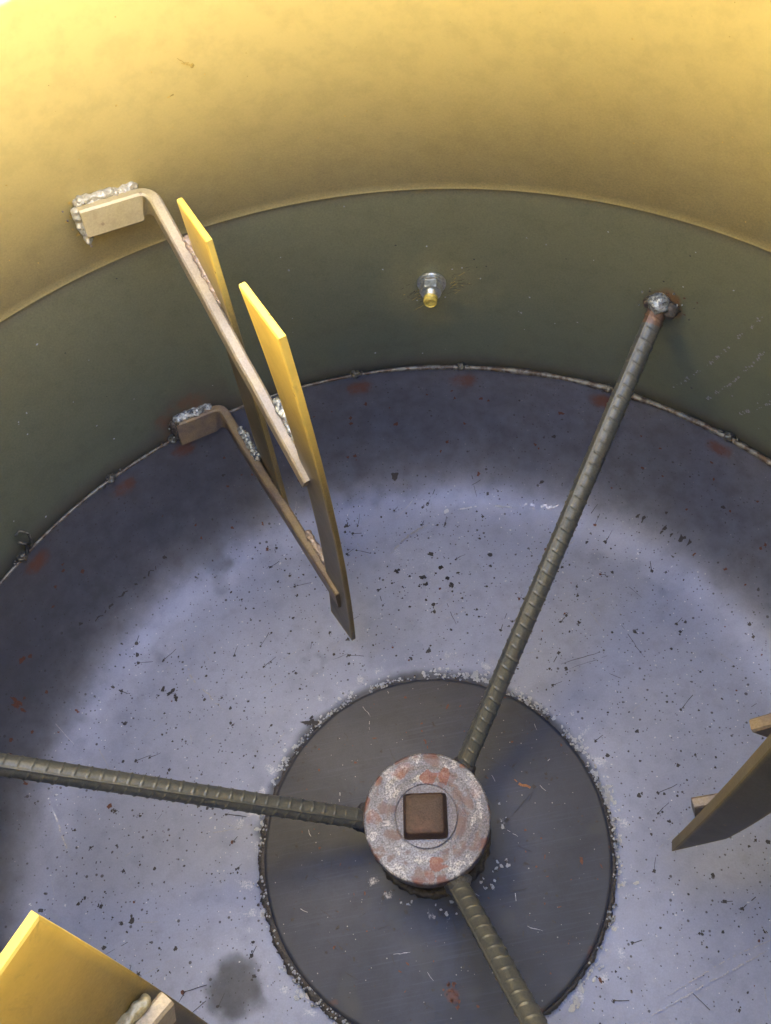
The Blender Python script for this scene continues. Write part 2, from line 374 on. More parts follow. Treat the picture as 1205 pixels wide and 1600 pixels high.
def band_marks(mb):
    f = lambda az, z: wall_pt(az, z, .0004)
    def uv(az, z): return lambda u, v: wall_pt(az+u/.32*57.3, z+v, .0004)
    for i in range(240):
        blot(mb, uv(rnd.uniform(-180, 180), rnd.uniform(.135, .29)), 0, 0, rnd.uniform(.0003, .0008), rnd.choice((3, 1, 3, 4)), .5, 6)
    for pts in ([(45.99, .1447), (41.33, .1942), (37.08, .25)], [(41.21, .1536), (38.03, .1905), (35.91, .2235)], [(37, .155), (34, .18), (31.5, .2)]):
        a0, z0 = pts[0]; q = [((a-a0)/57.3*.32, z-z0) for a, z in pts]
        for (x0, y0), (x1, y1) in zip(q, q[1:]):
            for k in range(34):
                t = rnd.random()
                if noise.noise(Vector((t*7+a0, y0*90, 0))) < -.12: continue
                blot(mb, uv(a0, z0), x0+(x1-x0)*t+rnd.gauss(0, .0006), y0+(y1-y0)*t+rnd.gauss(0, .0006), rnd.uniform(.0003, .0008), 4, .6, 6)
    for k in range(26):                                             # spatter round the rod's weld
        blot(mb, uv(*S1), rnd.gauss(-.003, .010), rnd.gauss(.003, .008), rnd.uniform(.0003, .0008), rnd.choice((3, 2, 1)), .6, 6)
    for k in range(70):                                             # spanner scuffs either side of the bolt
        g = lambda u, v: wall_pt(75.8+u/.32*57.3, .212+v, .0005)
        x, y = rnd.choice((-.014, .012))+rnd.gauss(0, .006), rnd.gauss(0, .006); y += -.35*x; l = rnd.uniform(.003, .009); an = 2.7+rnd.gauss(0, .25)
        scratch(mb, g, [(x, y), (x+l*math.cos(an), y+l*math.sin(an))], .0003, rnd.choice((1, 1, 5)), .35, .0015)
band = revolve('wall_band', prof, drum, [M_BAND]+MARKS, 480, band_coat, band_marks)

# ---- upper cone
prof = [(R_BAND-.0014, Z_BAND-.0012)]
for z in np.linspace(Z_BAND, Z_MOUTH, 70): prof.append((wall_r(z), float(z)))
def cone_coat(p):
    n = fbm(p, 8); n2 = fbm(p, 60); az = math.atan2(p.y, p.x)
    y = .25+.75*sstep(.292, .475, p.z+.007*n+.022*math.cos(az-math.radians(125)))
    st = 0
    d = math.hypot(((math.degrees(az)-109.5+180) % 360-180)*PI/180*.3, p.z-.347)
    st += .35*(1-sstep(.022, .034, d+.006*n2))
    return (lin(y), 0, lin(st), 0)
def cone_marks(mb):
    def uv(az, z): return lambda u, v: wall_pt(az+u/.3*57.3, z+v, .0004)
    for i in range(330):
        blot(mb, uv(rnd.uniform(-180, 180), rnd.uniform(.31, .5)), 0, 0, rnd.uniform(.0002, .0006), 5, .4, 6)
    for pts in ([(97.36, .4151), (96.9, .4120), (96.4, .4110), (96.21, .4092)], [(97.2, .4120), (96.8, .4105), (96.3, .4094)], [(99.52, .3953), (98.88, .3961)]):
        a0, z0 = pts[0]; q = [((a-a0)/57.3*.3, z-z0) for a, z in pts]
        scratch(mb, uv(a0, z0), q, .0008, 5, .05, .001)
    blot(mb, uv(96.2, .4092), 0, 0, .0012, 5, .3)
    for _ in range(9): blot(mb, uv(113.9, .345), -.004+rnd.gauss(0, .002), -.004+rnd.gauss(0, .004), rnd.uniform(.0004, .0013), rnd.choice((5, 3)), .5)
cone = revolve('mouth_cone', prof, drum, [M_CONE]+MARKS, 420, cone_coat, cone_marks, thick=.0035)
# rolled lip of the mouth
mb = MB(); rc = wall_r(Z_MOUTH)+.004; ns, nt = 160, 14; vs = []
for j in range(ns):
    a = 2*PI*j/ns
    for k in range(nt):
        b = 2*PI*k/nt; r = rc+.007*math.cos(b); vs.append((-.0071+r*math.cos(a), .0005+r*math.sin(a), Z_MOUTH+.003+.007*math.sin(b)))
mb.add(vs, [(j*nt+k, ((j+1) % ns)*nt+k, ((j+1) % ns)*nt+(k+1) % nt, j*nt+(k+1) % nt) for j in range(ns) for k in range(nt)])
mb.build('mouth_lip', drum, [M_YDRIP])

# ------------------------------------------------------------------ generic lumpy bead along a polyline
def bead(mb, pts, rad, mi=0, seed=0, sides=10, wob=.25, flat=1.0, up=Vector((0, 0, 1)), taper=True, sub=.0012, ripple=.0):
    P = []
    for a, b in zip(pts, pts[1:]):
        a, b = Vector(a), Vector(b); k = max(1, int((b-a).length/sub))
        P += [a.lerp(b, i/k) for i in range(k)]
    P.append(Vector(pts[-1])); n = len(P); vs = []
    for i, p in enumerate(P):
        t = (P[min(n-1, i+1)]-P[max(0, i-1)]).normalized(); x = t.cross(up)
        if x.length < 1e-3: x = t.cross(Vector((1, 0, 0)))
        x.normalize(); y = x.cross(t)
        e = 1
        if taper: e = math.sqrt(max(.02, 1-max(0, 1-2*min(i+.3, n-.7-i)*sub/rad/2)**2)) if rad > 0 else 1
        for k in range(sides):
            a = 2*PI*k/sides; d = x*math.cos(a)+y*math.sin(a)*flat
            q = rad*e*(1+wob*noise.noise(p*260+d*1.2+Vector((seed, 0, 0)))*1.6+ripple*math.sin(i*sub/.0022*2*PI/2))
            vs.append(p+d*q)
    fs = [(i*sides+k, i*sides+(k+1) % sides, (i+1)*sides+(k+1) % sides, (i+1)*sides+k) for i in range(n-1) for k in range(sides)]
    fs += [tuple(reversed(range(sides))), tuple((n-1)*sides+k for k in range(sides))]
    mb.add(vs, fs, mi)
def lump(mb, c, r, mi=0, seed=0, sq=(1, 1, 1), wob=.3, nu=18, nv=12):
    vs = []; c = Vector(c)
    for i in range(nv+1):
        th = PI*i/nv
        for j in range(nu):
            ph = 2*PI*j/nu; d = Vector((math.sin(th)*math.cos(ph), math.sin(th)*math.sin(ph), math.cos(th)))
            q = r*(1+wob*noise.noise(d*1.6+Vector((seed*3.1, seed, 0)))+.25*wob*noise.noise(d*6+Vector((seed, 0, 2))))
            vs.append(c+Vector((d.x*sq[0], d.y*sq[1], d.z*sq[2]))*q)
    mb.add(vs, [(i*nu+j, (i+1)*nu+j, (i+1)*nu+(j+1) % nu, i*nu+(j+1) % nu) for i in range(nv) for j in range(nu)], mi)

# ---- tack-welded seam: the bowl's bright cut edge and the tacks
mb = MB(); c = centre(Z_BOWL); ring = []
ns, nt = 620, 8; vs = []
for j in range(ns):
    a = 2*PI*j/ns; w = 1+.35*noise.noise(Vector((math.cos(a)*9, math.sin(a)*9, 1)))+.25*noise.noise(Vector((math.cos(a)*70, math.sin(a)*70, 1)))
    thick_side = 1+.9*sstep(.55, .9, math.cos(a-math.radians(36)))
    for k in range(nt):
        b = 2*PI*k/nt; r = R_BOWL+.0004+.0012*w*thick_side*math.cos(b)
        vs.append((c[0]+r*math.cos(a), c[1]+r*math.sin(a), Z_BOWL-.0002+.0012*w*thick_side*math.sin(b)+.0006*noise.noise(Vector((math.cos(a)*4, math.sin(a)*4, 5)))))
mb.add(vs, [(j*nt+k, ((j+1) % ns)*nt+k, ((j+1) % ns)*nt+(k+1) % nt, j*nt+(k+1) % nt) for j in range(ns) for k in range(nt)], 0)
for i, (az, z) in enumerate(SPOTS):
    a = math.radians(az); p = Vector((c[0]+(R_BOWL+.0006)*math.cos(a), c[1]+(R_BOWL+.0006)*math.sin(a), Z_BOWL+.0006))
    lump(mb, p, .0034, 1, i, (1.1, 1.1, .9), .5)
    t = Vector((-math.sin(a), math.cos(a), 0))
    for k in range(7): lump(mb, p+t*rnd.uniform(-.011, .011)+Vector((0, 0, rnd.uniform(-.003, .002))), rnd.uniform(.0009, .0018), rnd.choice((1, 2, 2)), i*7+k, (1, 1, 1), .6, 8, 6)
M_EDGE = simple('cut_edge', (.19, .19, .20), .5, .35, .12, 190, 1.0, (.07, .05, .045))
M_TACK = simple('tack_weld', (.17, .18, .19), .4, .6, .3, 500, .8, (.07, .06, .06))
seam = mb.build('seam_weld', drum, [M_EDGE, M_TACK, M_SLAG])
# curl of welding wire left at the seam
mb = MB(); q = [wall_pt(137.0, .128, .003), wall_pt(136.5, .139, .006), wall_pt(136.4, .147, .007), wall_pt(136.9, .151, .004), wall_pt(137.6, .149, .003)]
bead(mb, q, .0009, 0, 3, 8, .4); q = [wall_pt(137.9, .127, .004), wall_pt(137.3, .137, .005), wall_pt(137.8, .141, .002)]
bead(mb, q, .0012, 0, 5, 8, .6)
mb.build('weld_wire_curl', drum, [M_TACK])

# ------------------------------------------------------------------ base disc and hub
DC = (.0009, -.0048)
prof = [(0.0, .0065)]+[(float(r), .0065-.0012*(r/.12)**2) for r in np.linspace(.004, .1185, 90)]+[(.1197, .0045), (.1200, .0030), (.1200, -.002)]
def disc_coat(p):
    r = math.hypot(p.x, p.y); n = fbm(p, 30); n2 = fbm(p, 110)
    ru = .5*(1-sstep(.002, .008, math.hypot(p.x+.0057, p.y+.0975)+.004*n2)) + .22*sstep(.2, .5, n2)+.3*sstep(.108, .12, r)*sstep(-.1, .3, n2)
    st = .6*(1-sstep(.036, .062, r+.012*n)) + .45*sstep(.1, .4, n)+.35*sstep(.108, .12, r+.003*n)
    wh = .45*(1-sstep(.0, .010, abs(r-.05-.005*n)))*sstep(-.1, .35, n2)*(1 if p.y < .01 else .15)+.15*sstep(.1, .5, n2)
    return (.015*sstep(.0, .1, p.y-p.x*.6+.03*n), lin(ru), lin(st), lin(wh))
def disc_marks(mb):
    def zz(x, y): return .0065-.0012*(math.hypot(x-DC[0], y-DC[1])/.12)**2
    f = lambda x, y: Vector((x, y, zz(x, y)+.0003)); g = lambda x, y: Vector((x, y, zz(x, y)+.0006))
    for i in range(300):
        a = rnd.uniform(0, 2*PI); r = math.sqrt(rnd.uniform(.045**2, .115**2))
        blot(mb, f, r*math.cos(a), r*math.sin(a), .0003+.0009*rnd.random()**2, rnd.choice((1, 1, 1, 2)), .5, 7, rnd.choice((1, 1, 2)))
    for i in range(60):
        a = rnd.uniform(0, 2*PI); r = math.sqrt(rnd.uniform(.045**2, .108**2)); aa = rnd.gauss(2.2, .7); l = rnd.uniform(.003, .014)
        scratch(mb, g, [(r*math.cos(a), r*math.sin(a)), (r*math.cos(a)+l*math.cos(aa), r*math.sin(a)+l*math.sin(aa))], .0004, rnd.choice((1, 1, 4)), .2, .002)
    k = (0.6119-.0065)/.6119
    T = lambda x, y: (.0122+(x-.0122)*k, -.1362+(y+.1362)*k)
    scratch(mb, g, [T(.0658, .0278), T(.0698, .0233), T(.0751, .0204)], .0022, 6, .1, .0015, .0005)
    blot(mb, g, *T(.0779, .0203), .0016, 1, .3); scratch(mb, g, [T(.0576, .0027), T(.074, .0161)], .0005, 1, 0, .003)
    scratch(mb, g, [T(.0061, .0799), T(.0076, .0721), T(.0085, .062)], .0011, 2, .15, .002, .0008)
    for _ in range(10): blot(mb, g, -.0057+rnd.gauss(0, .002), -.0975+rnd.gauss(0, .003), .0012, 2, .6)
    for i in range(90):                                            # crusty spatter on the near side of the hub
        a = math.radians(rnd.uniform(-140, 15)); r = .049+rnd.gauss(0, .0035)
        if noise.noise(Vector((a*4, 7, 0))) < rnd.uniform(-.4, .3): continue
        blot(mb, g, r*math.cos(a), r*math.sin(a), rnd.uniform(.0004, .0014), rnd.choice((3, 1, 1, 3)), .6, 8)
disc = revolve('base_disc', prof, drum, [M_DISC]+MARKS, 300, disc_coat, disc_marks, back=False, cfun=lambda z: DC)
# fillet weld of the base disc (wider on the near and left side)
mb = MB(); ns, nt = 700, 8; vs = []
for j in range(ns):
    a = 2*PI*j/ns; w = 1+.45*noise.noise(Vector((math.cos(a)*22, math.sin(a)*22, 4)))+.35*noise.noise(Vector((math.cos(a)*90, math.sin(a)*90, 8)))
    big = .55+1.1*sstep(-.2, .8, math.cos(a-math.radians(215)))+.5*sstep(.7, 1, math.cos(a+math.radians(25)))
    for k in range(nt):
        b = PI*k/(nt-1)
        r = .1198+.0010*big*w-.0021*big*w*math.cos(b)*1.0; z = .0002+.0022*math.sin(b)*min(1, .6+.4*w)
        vs.append((DC[0]+r*math.cos(a), DC[1]+r*math.sin(a), z))
mb.add(vs, [(j*nt+k+1, ((j+1) % ns)*nt+k+1, ((j+1) % ns)*nt+k, j*nt+k) for j in range(ns) for k in range(nt-1)], 0)
M_FILLET = simple('fillet_weld', (.10, .095, .12), .55, .2, .3, 420, .9, (.035, .03, .035))
for i in range(1500):
    a = rnd.uniform(0, 2*PI); dens = noise.noise(Vector((math.cos(a)*5, math.sin(a)*5, 2)))+.5*noise.noise(Vector((math.cos(a)*25, math.sin(a)*25, 6)))
    if dens < rnd.uniform(-.25, .35): continue
    q = rnd.gauss(0, .0019)+.0022; r = .1205+q; s_ = rnd.uniform(.0003, .0009)
    lump(mb, (DC[0]+r*math.cos(a), DC[1]+r*math.sin(a), .0030*max(0, 1-abs(q-.0012)/.0035)-.001+.0012), s_, 1 if rnd.random() < .8 else 0, i, (1.2, 1.2, .6), .7, 7, 5)
mb.build('disc_weld', drum, [M_FILLET, M_WHITE])

hub = empty('hub', drum, (0, 0, 0))
HZ = .0600
# boss below the flange
mb = MB(); ns = 96
def lathe(mb, pr, ns=96, mi=0, cx=0, cy=0):
    vs = [(cx+r*math.cos(2*PI*j/ns), cy+r*math.sin(2*PI*j/ns), z) for r, z in pr for j in range(ns)]
    fs = [(k*ns+j, k*ns+(j+1) % ns, (k+1)*ns+(j+1) % ns, (k+1)*ns+j) for k in range(len(pr)-1) for j in range(ns)]
    mb.add(vs, fs, mi)
lathe(mb, [(.0365, .004), (.0355, .009), (.034, .012), (.034, HZ-.012)])
M_BOSS = simple('boss_steel', (.10, .10, .12), .45, .4, .3, 200, .4)
mb.build('boss', hub, [M_BOSS], True, 35)
# flange with the turned groove
RH = .0409
pr = [(.020, HZ-.012), (RH-.001, HZ-.012), (RH, HZ-.011), (RH, HZ-.0012), (RH-.0004, HZ-.0004), (RH-.0013, HZ)]
pr += [(float(r), HZ+.00015*math.sin(r*900)) for r in np.linspace(RH-.0018, .0209, 60)]
pr += [(.0204, HZ-.0002), (.0203, HZ-.0010), (.0199, HZ-.0010), (.0198, HZ-.0001)]+[(float(r), HZ+.0002) for r in np.linspace(.0194, .0005, 24)]
mb = MB(); lathe(mb, pr, 360)
# worn scratch
o = mb.build('flange', hub, [M_HUB]+MARKS, True, 30)
def hub_coat(p):
    n = fbm(p+Vector((.5, 0, 0)), 110, 5)*1.5; n2 = fbm(p, 420, 3); r = math.hypot(p.x, p.y); az = math.degrees(math.atan2(p.y, p.x))
    ru = 0
    for x, y, s, k in ((.008, .0235, .005, 1.), (.0155, .0205, .006, .9), (.022, .021, .005, .6), (.001, -.0305, .0045, 1.), (.0045, -.028, .003, .8), (-.008, .034, .007, .6), (-.034, .005, .006, .6), (.0205, -.006, .0035, .7), (-.006, -.0345, .006, .5), (.028, -.022, .006, .5), (.033, .010, .006, .5), (.024, -.002, .004, .5)):
        ru = max(ru, k*(1-sstep(.3, 1, math.hypot(p.x-x, p.y-y)/s*.8+1.1*n)))
    ru = max(ru, .55*sstep(.034, .041, r+.003*n)*sstep(-.25, .2, n))
    st = .8*sstep(.02, .35, n)+.35*n2+.2*sstep(.036, .041, r)
    wh = .55*sstep(-.0, .35, -n)+.3*n2
    if r < .0199: st = .25; wh = .12+.3*n2; ru *= .2
    if p.z < HZ-.002: st = .8; wh = 0; ru = .35
    return (0, lin(ru), lin(st), lin(wh))
paint_attr(o.data, hub_coat)
# square head with bevelled flanks
def rbox(mb, cx, cy, z0, z1, w0, w1, ang, nsub=10, mi=0, lean=(0, 0)):
    n = nsub; vs = []; idx = {}
    def sq(t, w):     # rounded square outline
        a = 2*PI*t; c, s = math.cos(a), math.sin(a); p = 14
        q = w/((abs(c)**p+abs(s)**p)**(1/p)); return q*c, q*s
    ns = 64; levels = [(z0, w0), (z0+(z1-z0)*.3, w0*.985), (z1-.0008, w1*1.02), (z1-.0003, w1*.99), (z1, w1*.94), (z1+.0002, w1*.5), (z1, .0001)]
    for z, w in levels:
        for j in range(ns):
            x, y = sq(j/ns, w); k = (z-z0)/(z1-z0)
            x += lean[0]*k; y += lean[1]*k
            vs.append((cx+x*math.cos(ang)-y*math.sin(ang), cy+x*math.sin(ang)+y*math.cos(ang), z+.0003*noise.noise(Vector((x, y, 0))*260)*(k > .9)))
    mb.add(vs, [(k*ns+j, k*ns+(j+1) % ns, (k+1)*ns+(j+1) % ns, (k+1)*ns+j) for k in range(len(levels)-1) for j in range(ns)], mi)
mb = MB(); rbox(mb, -.0007, 0, HZ, HZ+.0075, .0142, .0121, math.radians(-9))
mb.build('square_head', hub, [M_HEAD], True, 30)
# rough weld round the boss foot and where the rods meet it
mb = MB()
pts = [(.0375*math.cos(a), .0375*math.sin(a), .0065) for a in np.linspace(0, 2*PI, 80)]
bead(mb, pts, .0032, 0, 2, 10, .45, taper=False)
mb.build('hub_weld', hub, [M_FILLET])

# ------------------------------------------------------------------ ribbed bracing rods
L_ROD = None
def rebar_mesh(Lr):
    mb = MB(); nt = 72; step = .0006; n = int(Lr/step); vs = []; r0 = .0062; pitch = .0078
    for i in range(n+1):
        u = i*step
        for k in range(nt):
            th = 2*PI*k/nt; s = math.sin(th)
            side = 0 if s > 0 else 1
            tl = (th % PI)/PI                                      # 0..1 across this half
            fin = max(0, 1-abs(((th+PI/2) % PI)-PI/2)/.16); fin = fin*fin*(3-2*fin)
            fl = .0010*fin
            ph = (u+(.0045*tl)*(1 if side == 0 else 1)+side*pitch*.5)/pitch; fr = abs((ph % 1)-.5)*pitch
            rib = max(0, 1-fr/.00085); rib = rib*rib*(3-2*rib)*min(1, 3.2*math.sin(PI*tl))*.0008*(.8+.5*noise.noise(Vector((u*60, side*3, 0))))
            e = 1.0
            if u < .0: e = .8
            w = 1+.02*noise.noise(Vector((u*130, s*2, math.cos(th)*2)))
            r = (r0*w+max(fl, rib))*e
            vs.append((r*math.cos(th), r*s, u))
    fs = [(i*nt+k, i*nt+(k+1) % nt, (i+1)*nt+(k+1) % nt, (i+1)*nt+k) for i in range(n) for k in range(nt)]
    fs += [tuple(reversed(range(nt))), tuple(n*nt+k for k in range(nt))]
    mb.add(vs, fs)
    mb.m = [1 if f[0]//nt*step > Lr-.014 else 0 for f in mb.f]
    me = bpy.data.meshes.new('rod_bar'); me.from_pydata(mb.v, [], mb.f); me.update()
    me.materials.append(M_REBAR); me.materials.append(M_REBARHOT)
    me.polygons.foreach_set('material_index', mb.m)
    for p in me.polygons: p.use_smooth = True
    return me
ends = []
for az_in, az_out, zo, roll in ((43, 48.33, .2270, 1.15), (167.0, 168.3, .2285, 1.15), (-75.0, -72.4, .2285, 2.6)):
    a = math.radians(az_in); p0 = Vector((.033*math.cos(a), .033*math.sin(a), .0400)); p1 = wall_pt(az_out, zo, .002); ends.append((p0, p1, roll))
Lr = max((b-a).length for a, b, r in ends); ME = rebar_mesh(Lr)
for i, (p0, p1, roll) in enumerate(ends):
    root = empty('bracing_rod', drum, p0)
    o = bpy.data.objects.new('ribbed_bar', ME); COL.objects.link(o); o.parent = root
    q = (p1-p0).normalized().to_track_quat('Z', 'Y') @ Matrix.Rotation(roll, 3, 'Z').to_quaternion()
    o.rotation_mode = 'QUATERNION'; o.rotation_quaternion = q; o.scale = (1, 1, (p1-p0).length/Lr)
    mb = MB(); d = (p1-p0).normalized()
    az = math.atan2(p1.y, p1.x); inw = Vector((-math.cos(az), -math.sin(az), 0)); up = Vector((0, 0, 1))
    lump(mb, p1-p0+up*.0055+inw*.0035, .0068, 0, i+1, (1, 1, .85), .25, 26, 18)
    lump(mb, p1-p0+up*.0008+inw*.002+Vector((math.sin(az), -math.cos(az), 0))*.0075, .0055, 1, i+4, (1, 1, 1), .35)
    lump(mb, p1-p0+up*.002+inw*.0015-Vector((math.sin(az), -math.cos(az), 0))*.006, .004, 1, i+6, (1, 1, 1), .35)
    for k in range(14):
        lump(mb, p1-p0+inw*.0008+up*rnd.gauss(.003, .006)+Vector((math.sin(az), -math.cos(az), 0))*rnd.gauss(.004, .009), rnd.uniform(.0004, .0009), 0, k, (1, 1, 1), .5, 6, 5)
    mb.build('weld_bead', root, [M_WELD, M_SLAG])
    mb = MB(); lump(mb, d*.009+Vector((0, 0, .002)), .0085, 0, i+9, (1, 1, .9), .35); lump(mb, d*.011-Vector((0, 0, .004)), .0075, 0, i+13, (1, 1, .9), .35)
    mb.build('weld_bead', root, [M_FILLET if i != 2 else simple('hub_weld_bright', (.32, .32, .36), .35, .7, .3, 500, .6, (.12, .12, .14))])

# ------------------------------------------------------------------ bolt through the wall
az = 75.81; bp = wall_pt(az, .2175, 0); a = math.radians(az); inw = Vector((-math.cos(a), -math.sin(a), -.07)).normalized()
bolt = empty('wall_bolt', drum, bp); bolt.scale = (1.22, 1.22, 1.22); QB = inw.to_track_quat('Z', 'Y')
def bpart(name, mb, mats, sharp=30):
    o = mb.build(name, bolt, mats, True, sharp); o.rotation_mode = 'QUATERNION'; o.rotation_quaternion = QB; return o
mb = MB(); lathe(mb, [(.003, .0002), (.0080, .0002), (.0083, .0006), (.0083, .0016), (.0079, .0020), (.003, .0020)], 48); bpart('washer', mb, [M_ZINC])
mb = MB(); vs = []
for r_, z_ in ((.0068, .0020), (.0068, .0034), (.0064, .0036), (.0066, .0037), (.0067, .0075), (.0058, .0086), (.0040, .0088)):
    for j in range(36):
        t = 2*PI*j/36; hexr = r_ if z_ in (.0020, .0034, .0036, .0086, .0088) else r_*math.cos(PI/6)/math.cos((t % (PI/3))-PI/6)
        vs.append((hexr*math.cos(t), hexr*math.sin(t), z_))
mb.add(vs, [(k*36+j, k*36+(j+1) % 36, (k+1)*36+(j+1) % 36, (k+1)*36+j) for k in range(6) for j in range(36)]); bpart('nut', mb, [M_ZINC], 25)
mb = MB(); pr = [(.0036, .0085)]
z = .0088
while z < .0142: pr += [(.0040, z), (.0035, z+.0006)]; z += .0012
zt = z
lathe(mb, pr, 32, 0); lathe(mb, [(.0035, zt-.0006), (.0039, zt), (.0037, zt+.0010), (.0031, zt+.0015), (.0028, zt+.0008), (.0002, zt+.0005)], 32, 1)
mb.m = [1 if min(mb.v[i][2] for i in f) > .0115 else 0 for f in mb.f]
bpart('stud', mb, [M_ZINC, M_STUDY])

# ------------------------------------------------------------------ paddles: two flat bar arms and two blades each
def rotz(p, deg):
    a = math.radians(deg); return Vector((p[0]*math.cos(a)-p[1]*math.sin(a), p[0]*math.sin(a)+p[1]*math.cos(a), p[2]))
def blade(parent, TL, TR, BL, BR, thick=.0036, bow=.005, bowdir=Vector((.98, -.16, -.11)), ypow=.95, z_hi=.43, z_lo=.25, ybase=.05, ek=1.0):
    TL, TR, BL, BR = map(Vector, (TL, TR, BL, BR)); mb = MB(); ns, nw = 40, 12; vs = []
    nrm = ((TR-TL).cross(BL-TL)).normalized()
    if nrm.dot(bowdir) < 0: nrm = -nrm
    def face(off, e):
        out = []
        for i in range(ns+1):
            s = i/ns
            for k in range(nw+1):
                w = e+(1-2*e)*k/nw; ss = e*.12+(1-.24*e)*s
                p = TL.lerp(TR, w).lerp(BL.lerp(BR, w), ss)+bowdir*(bow*4*s*(1-s)*(1.3-.5*w)); out.append(p+nrm*off)
        return out
    ch = .0005
    A = face(0, .02); A2 = face(ch, 0.0); B2 = face(thick-ch, 0.0); B = face(thick, .02)
    W = nw+1; g = lambda base, i, k: base+i*W+k; N = len(A)
    allv = A+A2+B2+B; fs = []
    for i in range(ns):
        for k in range(nw):
            fs.append((g(0, i, k), g(0, i, k+1), g(0, i+1, k+1), g(0, i+1, k)))
            fs.append((g(3*N, i+1, k), g(3*N, i+1, k+1), g(3*N, i, k+1), g(3*N, i, k)))
    loop = [(0, k) for k in range(nw)]+[(i, nw) for i in range(ns)]+[(ns, k) for k in range(nw, 0, -1)]+[(i, 0) for i in range(ns, 0, -1)]
    for (b0, b1) in ((0, N), (N, 2*N), (2*N, 3*N)):
        for x, y in zip(loop, loop[1:]+loop[:1]):
            fs.append((g(b0, *x), g(b1, *x), g(b1, *y), g(b0, *y)))
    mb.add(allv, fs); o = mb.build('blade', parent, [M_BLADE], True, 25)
    me = o.data; ca = me.color_attributes.new('coat', 'FLOAT_COLOR', 'POINT')
    for i, v in enumerate(me.vertices):
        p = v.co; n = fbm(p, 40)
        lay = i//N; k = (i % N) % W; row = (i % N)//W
        edge = 1.0 if (k in (0, nw) or row in (0, ns)) else 0.0      # edges yellower than faces
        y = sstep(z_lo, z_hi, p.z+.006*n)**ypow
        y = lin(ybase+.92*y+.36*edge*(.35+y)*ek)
        ca.data[i].color = (y, lin(.25*sstep(.2, .02, p.z)), 0, 0)
    bm_fix(me); return o
import bmesh
def bm_fix(me):
    bm = bmesh.new(); bm.from_mesh(me); bmesh.ops.recalc_face_normals(bm, faces=bm.faces); bm.to_mesh(me); bm.free()
def bar(parent, path, h=.025, t=.0066, tilt=None, mats=None, name='arm'):
    """flat bar on edge following `path` (its top edge), rounded bends"""
    P = [Vector(p) for p in path]; Q = [P[0]]
    for i in range(1, len(P)-1):                                     # round the bends
        a, b, c_ = P[i-1], P[i], P[i+1]; r = min(.008, (b-a).length*.3, (c_-b).length*.3)
        p0 = b+(a-b).normalized()*r; p2 = b+(c_-b).normalized()*r
        for k in range(9):
            s = k/8; Q.append(p0.lerp(b, s).lerp(b.lerp(p2, s), s))
    Q.append(P[-1]); R_ = [Q[0]]
    for a, b in zip(Q, Q[1:]):
        k = max(1, int((b-a).length/.006)); R_ += [a.lerp(b, j/k) for j in range(1, k+1)]
    n = len(R_); mb = MB(); vs = []; e = .0011; ns = 8
    for i, p in enumerate(R_):
        tg = (R_[min(n-1, i+1)]-R_[max(0, i-1)]).normalized()
        dn = Vector((0, 0, -1)); dn = (dn-tg*dn.dot(tg)).normalized()
        if tilt: dn = (dn+tilt(i/(n-1))).normalized(); dn = (dn-tg*dn.dot(tg)).normalized()
        sd = tg.cross(dn).normalized(); hw = t/2
        for x, y in ((-hw+e, 0), (hw-e, 0), (hw, e), (hw, h-e), (hw-e, h), (-hw+e, h), (-hw, h-e), (-hw, e)):
            vs.append(p+sd*x+dn*y+sd*.0002*noise.noise(p*80))
    fs = [(i*ns+k, i*ns+(k+1) % ns, (i+1)*ns+(k+1) % ns, (i+1)*ns+k) for i in range(n-1) for k in range(ns)]
    fs += [tuple(reversed(range(ns))), tuple((n-1)*ns+k for k in range(ns))]
    mb.add(vs, fs); o = mb.build(name, parent, mats, True, 30); bm_fix(o.data)
    f0 = P[0]; L0 = (P[1]-P[0]).length
    paint_attr(o.data, lambda p: (lin(.03+.42*(1-sstep(L0*.8, L0*1.5, (p-f0).length))*(1 if f0.z > .3 else .15)+.25*fbm(p, 90)), lin(.35*fbm(p, 60)), lin(.5*fbm(p+Vector((1, 0, 0)), 50)), lin(.5*fbm(p, 45)+.1)))
    return o
def weld_strip(parent, a, b, r=.0035, mats=None, seed=0, up=Vector((0, 0, 1)), extra=8):
    mb = MB(); a, b = Vector(a), Vector(b)
    m = a.lerp(b, .5); j = Vector((rnd.uniform(-1, 1), rnd.uniform(-1, 1), rnd.uniform(-1, 1)))*.0006
    for q_ in range(3):
        o_ = Vector((noise.noise(Vector((seed, q_, 0))*1.7), noise.noise(Vector((q_, seed, 5))*1.7), noise.noise(Vector((3, q_, seed))*1.7)))*r*.7
        s0, s1 = (0, 1) if q_ == 0 else (rnd.uniform(0, .3), rnd.uniform(.65, 1))
        bead(mb, [a.lerp(b, s0)+o_, m+j+o_, a.lerp(b, s1)+o_], r*(.85 if q_ == 0 else .6), 0, seed+q_*5, 16, .42, .85, up, ripple=.07, sub=.0006)
    for k in range(extra):
        p = a.lerp(b, rnd.random()); lump(mb, p+Vector((rnd.gauss(0, r), rnd.gauss(0, r), rnd.gauss(0, r*.4)-.3*r)), r*rnd.uniform(.12, .28), 1, k+seed, (1, 1, 1), .6, 8, 6)
    return mb.build('weld_bead', parent, mats or [M_WELD, M_SLAG])

M_WELDY = steel('painted_weld', (.38, .39, .40), (.26, .27, .29), metallic=.4, rough=.42, yellow=.25, grain=.25, bump=.7, ycol=(.6, .45, .12))
M_WELDP = simple('primed_weld', (.42, .38, .40), .38, .5, .3, 500, .8, (.24, .17, .16))

